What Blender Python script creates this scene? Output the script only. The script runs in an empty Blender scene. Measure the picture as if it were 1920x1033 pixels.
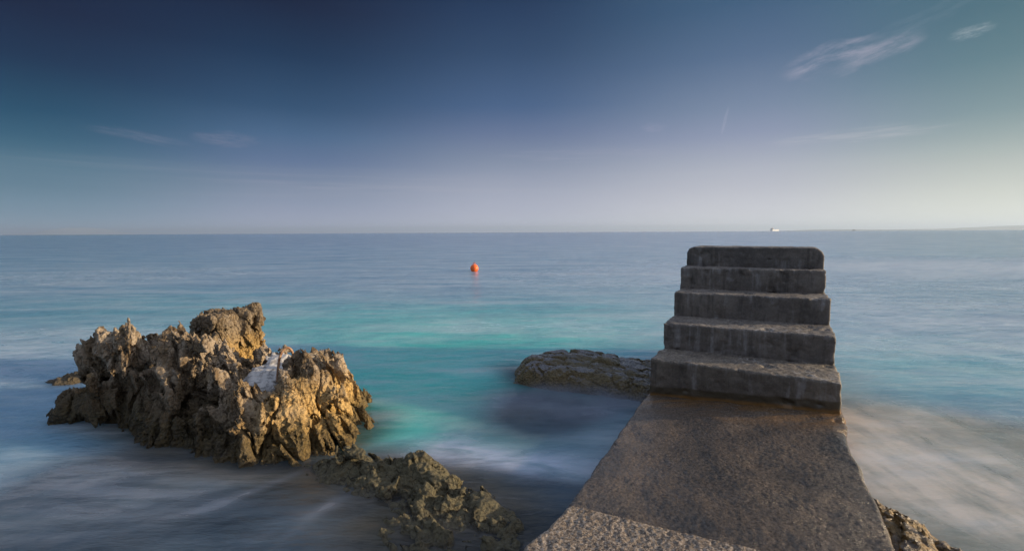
import bpy, math, random
import numpy as np
from mathutils import Matrix, Vector
R = math.radians
random.seed(4)

# ------------------------------------------------------------------ camera
HC = 1.12                       # lens height above the mean sea level (z = 0)
F = 880.0; IW = 1920.0; IH = 1033.0; HZ = 435.8; ROLL = R(0.30)
pitch = math.atan((IH / 2 - HZ) / F)
fwd = np.array([0, math.cos(pitch), -math.sin(pitch)])
rt0 = np.array([1.0, 0, 0]); up0 = np.cross(rt0, fwd)
rt = math.cos(ROLL) * rt0 - math.sin(ROLL) * up0
up = math.cos(ROLL) * up0 + math.sin(ROLL) * rt0
cd = bpy.data.cameras.new('camera'); cam = bpy.data.objects.new('camera', cd)
bpy.context.scene.collection.objects.link(cam)
cd.sensor_width = 36.0; cd.lens = F / IW * 36.0; cd.clip_start = 0.05; cd.clip_end = 80000
m = Matrix(((rt[0], up[0], -fwd[0], 0), (rt[1], up[1], -fwd[1], 0), (rt[2], up[2], -fwd[2], HC), (0, 0, 0, 1)))
cam.matrix_world = m
bpy.context.scene.camera = cam

def at(px, py, Y):
    """point of the place whose photo position is px, py and whose distance north is Y"""
    d = fwd + (px - IW / 2) / F * rt - (py - IH / 2) / F * up
    t = Y / d[1]
    return np.array([d[0] * t, Y, HC + d[2] * t])
def onz(px, py, z):
    d = fwd + (px - IW / 2) / F * rt - (py - IH / 2) / F * up
    t = (z - HC) / d[2]
    return np.array([d[0] * t, d[1] * t, z])

# ------------------------------------------------------------------ sun and sky
SUN_EL = R(11.0); SUN_AZ = R(94.5)       # clockwise from north (+Y)
sv = Vector((math.sin(SUN_AZ) * math.cos(SUN_EL), math.cos(SUN_AZ) * math.cos(SUN_EL), math.sin(SUN_EL)))
sl = bpy.data.lights.new('sun', 'SUN'); sl.energy = 5.0; sl.angle = R(1.2); sl.color = (1.0, 0.79, 0.52)
so = bpy.data.objects.new('sun', sl); bpy.context.scene.collection.objects.link(so)
so.rotation_euler = sv.to_track_quat('Z', 'Y').to_euler(); so.location = (30, -3, 8)

def lin(c):
    return tuple(((v / 255) / 12.92 if v / 255 <= 0.04045 else ((v / 255 + 0.055) / 1.055) ** 2.4) for v in c)

sc = bpy.context.scene
sc.view_settings.view_transform = 'Standard'; sc.view_settings.look = 'None'
sc.view_settings.exposure = 0.5; sc.view_settings.gamma = 1.0
sc.render.engine = 'CYCLES'
sc.cycles.max_bounces = 6; sc.cycles.diffuse_bounces = 3; sc.cycles.glossy_bounces = 3
sc.cycles.transparent_max_bounces = 16; sc.cycles.volume_bounces = 0
sc.cycles.volume_step_rate = 1.0; sc.cycles.volume_max_steps = 64
sc.cycles.use_denoising = True
sc.cycles.caustics_reflective = False; sc.cycles.caustics_refractive = False

class NT:
    def __init__(self, tree): self.t = tree; self.n = tree.nodes; self.l = tree.links
    def node(self, typ, **kw):
        x = self.n.new(typ)
        for k, v in kw.items(): setattr(x, k, v)
        return x
    def set(self, sock, v):
        if hasattr(v, 'is_output') or isinstance(v, bpy.types.NodeSocket): self.l.new(v, sock)
        elif isinstance(v, (tuple, list)) and len(v) == 3 and sock.type == 'RGBA': sock.default_value = (*v, 1)
        else: sock.default_value = v
    def math(self, op, a, b=None, c=None, clamp=False):
        x = self.node('ShaderNodeMath', operation=op); x.use_clamp = clamp
        self.set(x.inputs[0], a)
        if b is not None: self.set(x.inputs[1], b)
        if c is not None: self.set(x.inputs[2], c)
        return x.outputs[0]
    def vmath(self, op, a, b=None):
        x = self.node('ShaderNodeVectorMath', operation=op)
        self.set(x.inputs[0], a)
        if b is not None: self.set(x.inputs[1], b)
        return x.outputs['Value'] if op in ('DOT_PRODUCT', 'LENGTH') else x.outputs[0]
    def noise(self, vec, scale, detail=4, rough=0.55, typ='FBM', dist=0.0):
        x = self.node('ShaderNodeTexNoise'); x.noise_type = typ
        self.set(x.inputs['Vector'], vec); x.inputs['Scale'].default_value = scale
        x.inputs['Detail'].default_value = detail; x.inputs['Roughness'].default_value = rough
        x.inputs['Distortion'].default_value = dist
        return x.outputs[0]
    def voronoi(self, vec, scale, feature='F1', out='Distance'):
        x = self.node('ShaderNodeTexVoronoi'); x.feature = feature
        self.set(x.inputs['Vector'], vec); x.inputs['Scale'].default_value = scale
        return x.outputs[out]
    def mapping(self, vec, loc=(0, 0, 0), rot=(0, 0, 0), scale=(1, 1, 1)):
        x = self.node('ShaderNodeMapping'); self.set(x.inputs[0], vec)
        x.inputs[1].default_value = loc; x.inputs[2].default_value = rot; x.inputs[3].default_value = scale
        return x.outputs[0]
    def rng(self, v, a, b, c=0.0, d=1.0, smooth=True):
        x = self.node('ShaderNodeMapRange'); x.interpolation_type = 'SMOOTHSTEP' if smooth else 'LINEAR'
        self.set(x.inputs[0], v)
        for i, q in enumerate((a, b, c, d)): x.inputs[i + 1].default_value = q
        return x.outputs[0]
    def mix(self, f, a, b, blend='MIX'):
        x = self.node('ShaderNodeMix', data_type='RGBA', blend_type=blend)
        self.set(x.inputs[0], f); self.set(x.inputs[6], a); self.set(x.inputs[7], b)
        return x.outputs[2]
    def ramp(self, f, stops, interp='LINEAR'):
        x = self.node('ShaderNodeValToRGB'); e = x.color_ramp.elements; x.color_ramp.interpolation = interp
        stops = sorted(stops)
        e[0].position = stops[0][0]; e[0].color = (*stops[0][1], 1)
        e[1].position = stops[-1][0]; e[1].color = (*stops[-1][1], 1)
        for p, c in stops[1:-1]:
            q = e.new(p); q.color = (*c, 1)
        self.set(x.inputs[0], f); return x.outputs[0]
    def bump(self, h, strength=0.5, dist=0.01, normal=None):
        x = self.node('ShaderNodeBump'); x.inputs['Strength'].default_value = strength
        x.inputs['Distance'].default_value = dist; self.set(x.inputs['Height'], h)
        if normal is not None: self.set(x.inputs['Normal'], normal)
        return x.outputs[0]
    def xyz(self, v):
        x = self.node('ShaderNodeSeparateXYZ'); self.set(x.inputs[0], v); return x.outputs

world = bpy.data.worlds.new('World'); sc.world = world; world.use_nodes = True
w = NT(world.node_tree)
for n in list(w.n): w.n.remove(n)
tc = w.node('ShaderNodeTexCoord'); D = w.vmath('NORMALIZE', tc.outputs['Generated'])
dx, dy, dz = w.xyz(D)[:3]
hl = w.math('SQRT', w.math('ADD', w.math('MULTIPLY', dx, dx), w.math('MULTIPLY', dy, dy)))
u = w.math('DIVIDE', dx, w.math('MAXIMUM', hl, 0.001))
def skyz(px, py):
    d = fwd + (px - IW / 2) / F * rt - (py - IH / 2) / F * up
    d = d / np.linalg.norm(d); return d[2], d[0] / math.hypot(d[0], d[1])
SKY = [
 (-0.72, [(20, 430, (131, 147, 162)), (20, 400, (123, 141, 157)), (20, 350, (104, 129, 147)), (20, 300, (86, 117, 137)), (20, 250, (63, 98, 122)), (20, 200, (48, 82, 108)), (20, 100, (30, 57, 84)), (20, 0, (24, 44, 69))]),
 (-0.42, [(520, 432, (157, 162, 179)), (520, 400, (148, 155, 174)), (520, 350, (125, 138, 160)), (520, 300, (101, 119, 150)), (520, 250, (79, 105, 137)), (520, 200, (58, 84, 115)), (520, 100, (40, 60, 88)), (520, 0, (27, 43, 67))]),
 (0.0, [(960, 432, (178, 180, 192)), (960, 400, (172, 175, 189)), (960, 350, (156, 162, 180)), (960, 300, (131, 142, 164)), (960, 250, (105, 120, 151)), (960, 200, (78, 101, 136)), (960, 100, (57, 78, 109)), (960, 0, (43, 61, 91))]),
 (0.45, [(1400, 430, (206, 205, 207)), (1400, 400, (199, 199, 203)), (1400, 350, (186, 188, 197)), (1400, 300, (168, 173, 187)), (1400, 250, (144, 153, 176)), (1400, 200, (124, 139, 163)), (1400, 100, (92, 113, 142)), (1400, 0, (71, 97, 126))]),
 (0.74, [(1900, 420, (216, 216, 207)), (1900, 350, (202, 205, 197)), (1900, 300, (182, 189, 184)), (1900, 250, (156, 170, 170)), (1900, 200, (131, 152, 157)), (1900, 100, (100, 129, 139)), (1900, 0, (82, 114, 127))]),
]
SZ = 1.0; HAZE_TOP = 145.0
zf = w.math('DIVIDE', w.math('MAXIMUM', dz, 0.0), SZ, clamp=True)
prev = None; pu = None
for uu, keys in SKY:
    st = []
    air = [np.interp(uu, [-0.72, 0.0, 0.74], q) for q in zip(lin((138, 143, 154)), lin((167, 168, 175)), lin((215, 213, 208)))]
    for a, b, c in keys:
        zz_ = max(0.0, skyz(a, b)[0]); T_ = math.exp(-1.3e-4 * min(14000.0, HAZE_TOP / max(zz_, 1e-3))); T_ = max(T_, 0.45)
        st.append((zz_ / SZ, tuple(max(0.002, (v - 0.85 * (1 - T_) * r_ - 0.002) / T_) for v, r_ in zip(lin(c), air))))
    st += [(0.47, sorted(st)[-1][1]), (0.62, (0.36, 0.44, 0.58)), (1.0, (0.62, 0.70, 0.86))]
    q = w.ramp(zf, st)
    prev = q if prev is None else w.mix(w.rng(u, pu, uu), prev, q)
    pu = uu
# toward the sun: warmer and brighter
sd = w.vmath('DOT_PRODUCT', D, tuple(sv))
glow = w.math('POWER', w.math('MAXIMUM', sd, 0.0), 14.0)
# behind the lens the sky is a plain bright evening sky
back = w.math('MULTIPLY', w.rng(dy, 0.0, -0.7), w.rng(dz, -0.1, 0.1))
prev = w.mix(back, prev, w.mix(w.rng(dz, 0.0, 0.6), (0.26, 0.25, 0.27), (0.30, 0.35, 0.46)))
col = w.mix(1.0, prev, w.mix(glow, (0, 0, 0), (2.4, 1.6, 0.9)), 'ADD')
# thin cirrus, placed by direction
def cirrus(col, px, py, wx, wy, rot, strength, nscale, tint, seed, thr=0.42):
    d = fwd + (px - IW / 2) / F * rt - (py - IH / 2) / F * up; d = d / np.linalg.norm(d)
    az = math.atan2(d[0], d[1]); el = math.asin(d[2])
    a = w.math('ARCTAN2', dx, dy); e = w.math('ARCSINE', dz)
    x = w.math('SUBTRACT', a, az); y = w.math('SUBTRACT', e, el)
    c, s = math.cos(rot), math.sin(rot)
    X = w.math('DIVIDE', w.math('ADD', w.math('MULTIPLY', x, c), w.math('MULTIPLY', y, s)), wx)
    Y = w.math('DIVIDE', w.math('ADD', w.math('MULTIPLY', x, -s), w.math('MULTIPLY', y, c)), wy)
    cb = w.node('ShaderNodeCombineXYZ'); w.set(cb.inputs[0], X); w.set(cb.inputs[1], Y); cb.inputs[2].default_value = seed
    P = cb.outputs[0]
    wob = w.noise(P, 1.3, 3)
    Yw = w.math('ADD', Y, w.math('MULTIPLY', w.math('SUBTRACT', wob, 0.5), 1.6))
    r2 = w.math('ADD', w.math('MULTIPLY', X, X), w.math('MULTIPLY', Yw, Yw))
    mask = w.rng(r2, 0.0, 1.0, 1.0, 0.0)
    n = w.noise(w.mapping(P, scale=(1.0, 1.25, 1)), nscale, 8, 0.66, dist=0.25)
    f = w.math('MULTIPLY', w.math('MULTIPLY', w.rng(n, thr - 0.12, thr + 0.3), mask), strength)
    return w.mix(f, col, tint)
PK = lin((176, 172, 190))
col = cirrus(col, 1560, 112, 0.085, 0.030, 0.16, 0.60, 1.3, PK, 1.0, 0.45)
col = cirrus(col, 1655, 92, 0.060, 0.020, 0.20, 0.50, 1.3, PK, 4.4, 0.45)
col = cirrus(col, 1822, 60, 0.030, 0.010, 0.05, 0.55, 2.2, lin((165, 178, 185)), 5.0)
col = cirrus(col, 1735, 35, 0.070, 0.020, 0.25, 0.12, 2.2, lin((150, 165, 180)), 7.3)
col = cirrus(col, 425, 262, 0.060, 0.016, 0.0, 0.50, 2.2, lin((128, 132, 156)), 3.0)
col = cirrus(col, 265, 256, 0.075, 0.012, -0.10, 0.45, 2.2, lin((120, 128, 152)), 9.0)
col = cirrus(col, 1225, 240, 0.030, 0.010, 0.0, 0.45, 2.0, lin((152, 156, 182)), 11.0)
col = cirrus(col, 1600, 255, 0.150, 0.012, 0.0, 0.45, 2.0, lin((190, 190, 198)), 13.0)
col = cirrus(col, 1100, 290, 0.220, 0.016, 0.0, 0.35, 2.0, lin((160, 163, 184)), 17.0)
col = cirrus(col, 700, 355, 0.350, 0.016, 0.0, 0.25, 2.0, lin((172, 172, 190)), 21.0)
col = cirrus(col, 1359, 228, 0.0035, 0.030, -0.22, 0.30, 1.5, lin((175, 178, 200)), 19.0, 0.3)
col = cirrus(col, 960, 352, 1.2, 0.05, 0.0, 0.12, 3.0, lin((190, 188, 196)), 25.0)
bg = w.node('ShaderNodeBackground'); w.set(bg.inputs[0], col); bg.inputs[1].default_value = 0.707
# the physical sky adds its own soft light under the graded one
ns = w.node('ShaderNodeTexSky', sky_type='NISHITA'); ns.sun_disc = False
ns.sun_elevation = SUN_EL; ns.sun_rotation = SUN_AZ
b2 = w.node('ShaderNodeBackground'); w.set(b2.inputs[0], ns.outputs[0]); b2.inputs[1].default_value = 0.0002
ad = w.node('ShaderNodeAddShader'); w.set(ad.inputs[0], bg.outputs[0]); w.set(ad.inputs[1], b2.outputs[0])
wo = w.node('ShaderNodeOutputWorld'); w.l.new(ad.outputs[0], wo.inputs[0])

# ------------------------------------------------------------------ helpers
COL = sc.collection
def tag(o, label=None, cat=None, group=None, kind=None):
    for k, v in (('label', label), ('category', cat), ('group', group), ('kind', kind)):
        if v: o[k] = v
    return o
def empty(name, loc, label=None, cat=None, group=None):
    o = bpy.data.objects.new(name, None); COL.objects.link(o); o.location = loc; o.empty_display_size = 0.1
    return tag(o, label, cat, group)
def mesh_obj(name, verts, faces, mat, parent=None, smooth=True, origin=None):
    verts = np.asarray(verts, dtype=np.float64)
    org = np.zeros(3)
    if parent is not None: org = np.array(parent.location)
    elif origin is not None: org = np.array(origin, dtype=float)
    me = bpy.data.meshes.new(name)
    v = (verts - org).astype(np.float32)
    if isinstance(faces, np.ndarray):
        k = faces.shape[1]
        me.vertices.add(len(v)); me.vertices.foreach_set('co', v.ravel())
        me.loops.add(faces.size); me.loops.foreach_set('vertex_index', faces.astype(np.int32).ravel())
        me.polygons.add(len(faces))
        me.polygons.foreach_set('loop_start', np.arange(0, faces.size, k, dtype=np.int32))
        me.update(calc_edges=True); me.validate()
    else:
        me.from_pydata([tuple(map(float, q)) for q in v], [], faces); me.update()
    me.polygons.foreach_set('use_smooth', [smooth] * len(me.polygons))
    me.materials.append(mat)
    o = bpy.data.objects.new(name, me); COL.objects.link(o)
    if parent is not None: o.parent = parent
    elif origin is not None: o.location = org
    return o

_rs = np.random.RandomState(11)
_perm = np.concatenate([_rs.permutation(256)] * 3).astype(np.int64)
_g = _rs.normal(size=(256, 3)); _g /= np.linalg.norm(_g, axis=1)[:, None]
_rv = _rs.rand(256, 4)
def gnoise(p):
    """gradient noise, about -1..1, p is N x 3"""
    i = np.floor(p).astype(np.int64); f = p - i
    uu_ = f * f * f * (f * (f * 6 - 15) + 10); i &= 255
    out = np.zeros(len(p))
    for a in (0, 1):
        wx = uu_[:, 0] if a else 1 - uu_[:, 0]
        for b in (0, 1):
            wy = uu_[:, 1] if b else 1 - uu_[:, 1]
            for c in (0, 1):
                wz = uu_[:, 2] if c else 1 - uu_[:, 2]
                h = _perm[_perm[_perm[(i[:, 0] + a) & 255] + ((i[:, 1] + b) & 255)] + ((i[:, 2] + c) & 255)]
                g = _g[h]
                out += wx * wy * wz * (g[:, 0] * (f[:, 0] - a) + g[:, 1] * (f[:, 1] - b) + g[:, 2] * (f[:, 2] - c))
    return out * 1.6
def fbm(p, oct=4, gain=0.5):
    s = 0; a = 1.0; q = p.copy()
    for k in range(oct):
        s = s + a * gnoise(q + 17.3 * k); q = q * 2.03; a *= gain
    return s
def ridged(p, oct=3, gain=0.5):
    s = 0; a = 1.0; q = p.copy()
    for k in range(oct):
        s = s + a * (1 - 2.2 * np.abs(gnoise(q + 9.1 * k))); q = q * 2.1; a *= gain
    return s
def cells(p):
    """F1, F2 and a random value of the nearest cell"""
    i = np.floor(p).astype(np.int64)
    f1 = np.full(len(p), 9.0); f2 = f1.copy(); rv = np.zeros(len(p))
    for a in (-1, 0, 1):
        for b in (-1, 0, 1):
            for c in (-1, 0, 1):
                j = i + (a, b, c)
                h = _perm[_perm[_perm[j[:, 0] & 255] + (j[:, 1] & 255)] + (j[:, 2] & 255)]
                q = j + _rv[h][:, :3]
                d = np.linalg.norm(q - p, axis=1)
                n1 = d < f1
                f2 = np.where(n1, f1, np.minimum(f2, d))
                rv = np.where(n1, _rv[h][:, 3], rv); f1 = np.where(n1, d, f1)
    return f1, f2, rv
def smin(a, b, k):
    h = np.clip(0.5 + 0.5 * (b - a) / k, 0, 1); return b * (1 - h) + a * h - k * h * (1 - h)
def smax(a, b, k): return -smin(-a, -b, k)
def sstep(a, b, x):
    t = np.clip((x - a) / (b - a), 0, 1); return t * t * (3 - 2 * t)

def nets(field, lo, hi, step, band=0.2):
    """surface nets over field(P, stage): stage 0 gives the cheap base shape, stage 1 the full one near the surface"""
    n = [int(math.ceil((hi[k] - lo[k]) / step)) + 1 for k in range(3)]
    ax = [lo[k] + step * np.arange(n[k]) for k in range(3)]
    G = np.stack(np.meshgrid(*ax, indexing='ij'), -1).reshape(-1, 3)
    base = field(G, 0)
    near = np.abs(base) < band
    idx = np.nonzero(near)[0]
    for s in range(0, len(idx), 400000):
        q = idx[s:s + 400000]; base[q] = field(G[q], 1)
    V = base.reshape(n)
    del G
    ins = V < 0
    cx = [slice(0, -1), slice(1, None)]
    cnt = sum(ins[cx[a], cx[b], cx[c]].astype(np.int8) for a in (0, 1) for b in (0, 1) for c in (0, 1))
    act = (cnt > 0) & (cnt < 8)
    ci = np.argwhere(act); vid = -np.ones(act.shape, dtype=np.int64); vid[act] = np.arange(len(ci))
    acc = np.zeros((len(ci), 3)); num = np.zeros(len(ci))
    corners = [(a, b, c) for a in (0, 1) for b in (0, 1) for c in (0, 1)]
    cv = {k: V[ci[:, 0] + k[0], ci[:, 1] + k[1], ci[:, 2] + k[2]] for k in corners}
    for k in corners:
        for d in range(3):
            if k[d] == 0:
                k2 = list(k); k2[d] = 1; k2 = tuple(k2)
                a, b = cv[k], cv[k2]; cr = (a < 0) != (b < 0)
                t = np.where(cr, a / np.where(cr, a - b, 1), 0)
                pt = np.tile(np.array(k, float), (len(ci), 1)); pt[:, d] = t
                acc[cr] += pt[cr]; num[cr] += 1
    P = np.array(lo) + step * (ci + acc / num[:, None])
    faces = []
    for d in range(3):
        e1, e2 = [(1, 2), (2, 0), (0, 1)][d]
        sl_a = [slice(None)] * 3; sl_b = [slice(None)] * 3
        sl_a[d] = slice(0, -1); sl_b[d] = slice(1, None)
        A, B = ins[tuple(sl_a)], ins[tuple(sl_b)]
        e = np.argwhere(A != B)
        ok = (e[:, e1] > 0) & (e[:, e2] > 0) & (e[:, e1] < n[e1] - 1) & (e[:, e2] < n[e2] - 1)
        e = e[ok]; fl = A[e[:, 0], e[:, 1], e[:, 2]]
        o1 = np.zeros(3, int); o1[e1] = 1; o2 = np.zeros(3, int); o2[e2] = 1
        q = [vid[tuple((e - x).T)] for x in (0 * o1, o1, o1 + o2, o2)]
        q = np.stack(q, 1)
        q[~fl] = q[~fl][:, ::-1]
        faces.append(q)
    Fc = np.concatenate(faces)
    Fc = Fc[(Fc >= 0).all(1)]
    # keep the one connected body, drop crumbs cut loose by the noise
    lab = np.arange(len(P))
    E_ = np.concatenate([Fc[:, [0, 1]], Fc[:, [1, 2]], Fc[:, [2, 3]], Fc[:, [3, 0]]])
    while True:
        m_ = np.minimum(lab[E_[:, 0]], lab[E_[:, 1]])
        nl = lab.copy(); np.minimum.at(nl, E_[:, 0], m_); np.minimum.at(nl, E_[:, 1], m_)
        nl = nl[nl]; nl = nl[nl]
        if (nl == lab).all(): break
        lab = nl
    big = np.bincount(lab[Fc[:, 0]]).argmax()
    Fc = Fc[lab[Fc[:, 0]] == big]
    used = np.unique(Fc); rm = -np.ones(len(P), dtype=np.int64); rm[used] = np.arange(len(used))
    return P[used], rm[Fc]

def poly_dist(x, y, poly):
    """signed distance to a polygon in plan, positive inside"""
    d = np.full(x.shape, 1e9); ins = np.zeros(x.shape, bool); n = len(poly)
    for i in range(n):
        x1, y1 = poly[i]; x2, y2 = poly[(i + 1) % n]
        ex, ey = x2 - x1, y2 - y1
        t = np.clip(((x - x1) * ex + (y - y1) * ey) / (ex * ex + ey * ey), 0, 1)
        d = np.minimum(d, np.hypot(x - x1 - t * ex, y - y1 - t * ey))
        c = (y1 > y) != (y2 > y)
        ins ^= c & (x < (x2 - x1) * (y - y1) / (y2 - y1 + 1e-12) + x1)
    return np.where(ins, d, -d)

# ------------------------------------------------------------------ materials
def newmat(name):
    mt = bpy.data.materials.new(name); mt.use_nodes = True
    n = NT(mt.node_tree)
    for q in list(n.n): n.n.remove(q)
    out = n.node('ShaderNodeOutputMaterial'); b = n.node('ShaderNodeBsdfPrincipled')
    n.l.new(b.outputs[0], out.inputs[0])
    return mt, n, b, out
def wpos(n): return n.node('ShaderNodeNewGeometry').outputs['Position']

def rock_mat(name, grey, brown, ochre, och_x=(-1.9, -1.1), wet_z=0.10, wetness=0.0, spec=0.3, film=None):
    mt, n, b, out = newmat(name)
    P = wpos(n); x, y, z = n.xyz(P)[:3]
    fl = n.mapping(P, rot=(0.15, 0.35, 0), scale=(1, 1, 0.28))
    n1 = n.noise(P, 3.2, 6, 0.6); n2 = n.noise(fl, 9.0, 6, 0.62); n3 = n.noise(P, 38, 5, 0.65); n4 = n.noise(P, 5.5, 5, 0.6)
    c = n.mix(n.rng(n2, 0.35, 0.62), grey, brown)
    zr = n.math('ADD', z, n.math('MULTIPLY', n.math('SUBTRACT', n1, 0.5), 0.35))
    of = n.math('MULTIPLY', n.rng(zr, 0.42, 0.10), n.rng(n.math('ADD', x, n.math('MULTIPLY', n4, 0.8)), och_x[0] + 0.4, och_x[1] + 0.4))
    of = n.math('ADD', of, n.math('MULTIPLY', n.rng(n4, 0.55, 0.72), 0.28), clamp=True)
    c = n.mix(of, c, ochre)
    c = n.mix(n.rng(n3, 0.46, 0.32), c, n.mix(1.0, c, (0.34, 0.31, 0.28), 'MULTIPLY'))
    c = n.mix(n.math('MULTIPLY', n.rng(n3, 0.54, 0.66), 0.45), c, n.mix(1.0, c, (1.5, 1.46, 1.4), 'MULTIPLY'))
    vd = n.voronoi(n.mapping(P, rot=(0.15, 0.35, 0), scale=(1, 1, 0.45)), 30, 'DISTANCE_TO_EDGE')
    c = n.mix(n.math('MULTIPLY', n.rng(vd, 0.07, 0.0), n.rng(n4, 0.45, 0.55)), c, n.mix(1.0, c, (0.25, 0.22, 0.2), 'MULTIPLY'))
    # pale lichen and salt on knobs
    sp = n.math('MULTIPLY', n.rng(n.noise(P, 26, 4, 0.7), 0.60, 0.70), n.rng(z, 0.12, 0.4))
    c = n.mix(n.math('MULTIPLY', sp, 0.55), c, (0.50, 0.46, 0.42))
    lowz = n.math('MULTIPLY', n.rng(n.math('ADD', z, n.math('MULTIPLY', n.math('SUBTRACT', n1, 0.5), 0.3)), 0.36, 0.18), n.rng(x, och_x[0] + 0.15, och_x[0] - 0.15))  # wet brown low on the left face, its shade put into the colour too
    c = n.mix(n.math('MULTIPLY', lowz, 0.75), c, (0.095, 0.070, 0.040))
    # algae band at the waterline
    zw = n.math('ADD', z, n.math('MULTIPLY', n.math('SUBTRACT', n2, 0.5), 0.30))
    wet = n.rng(zw, wet_z, wet_z - 0.13)
    c = n.mix(n.math('MULTIPLY', wet, 0.85), c, n.mix(n.rng(n3, 0.4, 0.6), (0.035, 0.029, 0.016), (0.085, 0.065, 0.028)))
    rgh = n.math('SUBTRACT', 0.86 - 0.45 * wetness, n.math('MULTIPLY', wet, 0.35 * (1 - wetness)))
    fm = None
    if film:
        # run-off water and foam in the flat places, pale sheen put into the colour
        nz = n.xyz(n.node('ShaderNodeNewGeometry').outputs['Normal'])[2]
        fm = n.math('MULTIPLY', n.rng(nz, film[0], film[1]), n.rng(n.noise(n.mapping(P, scale=(1, 2.0, 1)), film[2], 5, 0.6), 0.40, 0.56))
        c = n.mix(n.math('MULTIPLY', fm, film[3]), c, (0.20, 0.205, 0.235))
        rgh = n.math('SUBTRACT', rgh, n.math('MULTIPLY', fm, 0.30), clamp=True)
    n.set(b.inputs['Base Color'], c)
    n.set(b.inputs['Roughness'], rgh)
    b.inputs['Specular IOR Level'].default_value = spec
    h1 = n.noise(fl, 26, 7, 0.68, typ='RIDGED_MULTIFRACTAL') if False else n.noise(fl, 26, 7, 0.7)
    vo = n.voronoi(P, 60)
    h = n.math('ADD', n.math('MULTIPLY', h1, 1.0), n.math('MULTIPLY', vo, 0.45))
    bn = n.bump(h, 1.0, 0.034)
    bn = n.bump(n.noise(P, 160, 4, 0.7), 0.5, 0.004, bn)
    n.set(b.inputs['Normal'], bn)
    return mt
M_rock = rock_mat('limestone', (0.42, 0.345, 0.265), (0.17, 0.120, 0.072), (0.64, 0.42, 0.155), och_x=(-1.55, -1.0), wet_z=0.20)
M_boulder = rock_mat('dark_limestone', (0.27, 0.215, 0.155), (0.12, 0.085, 0.048), (0.50, 0.32, 0.11), och_x=(-5.0, -4.0), wet_z=0.12)
M_ridge = rock_mat('wet_limestone', (0.215, 0.205, 0.18), (0.105, 0.095, 0.072), (0.13, 0.115, 0.07), wet_z=0.04, wetness=0.5)
M_ledge = rock_mat('algae_limestone', (0.068, 0.060, 0.040), (0.042, 0.035, 0.019), (0.12, 0.09, 0.035), wet_z=0.03, wetness=0.8, spec=0.5, film=(0.70, 0.92, 3.5, 0.85))
M_shore = rock_mat('brown_limestone', (0.17, 0.135, 0.085), (0.13, 0.085, 0.035), (0.22, 0.14, 0.05), wet_z=0.03, wetness=0.6, spec=0.5, film=(0.6, 0.9, 9.0, 0.45))

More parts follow.
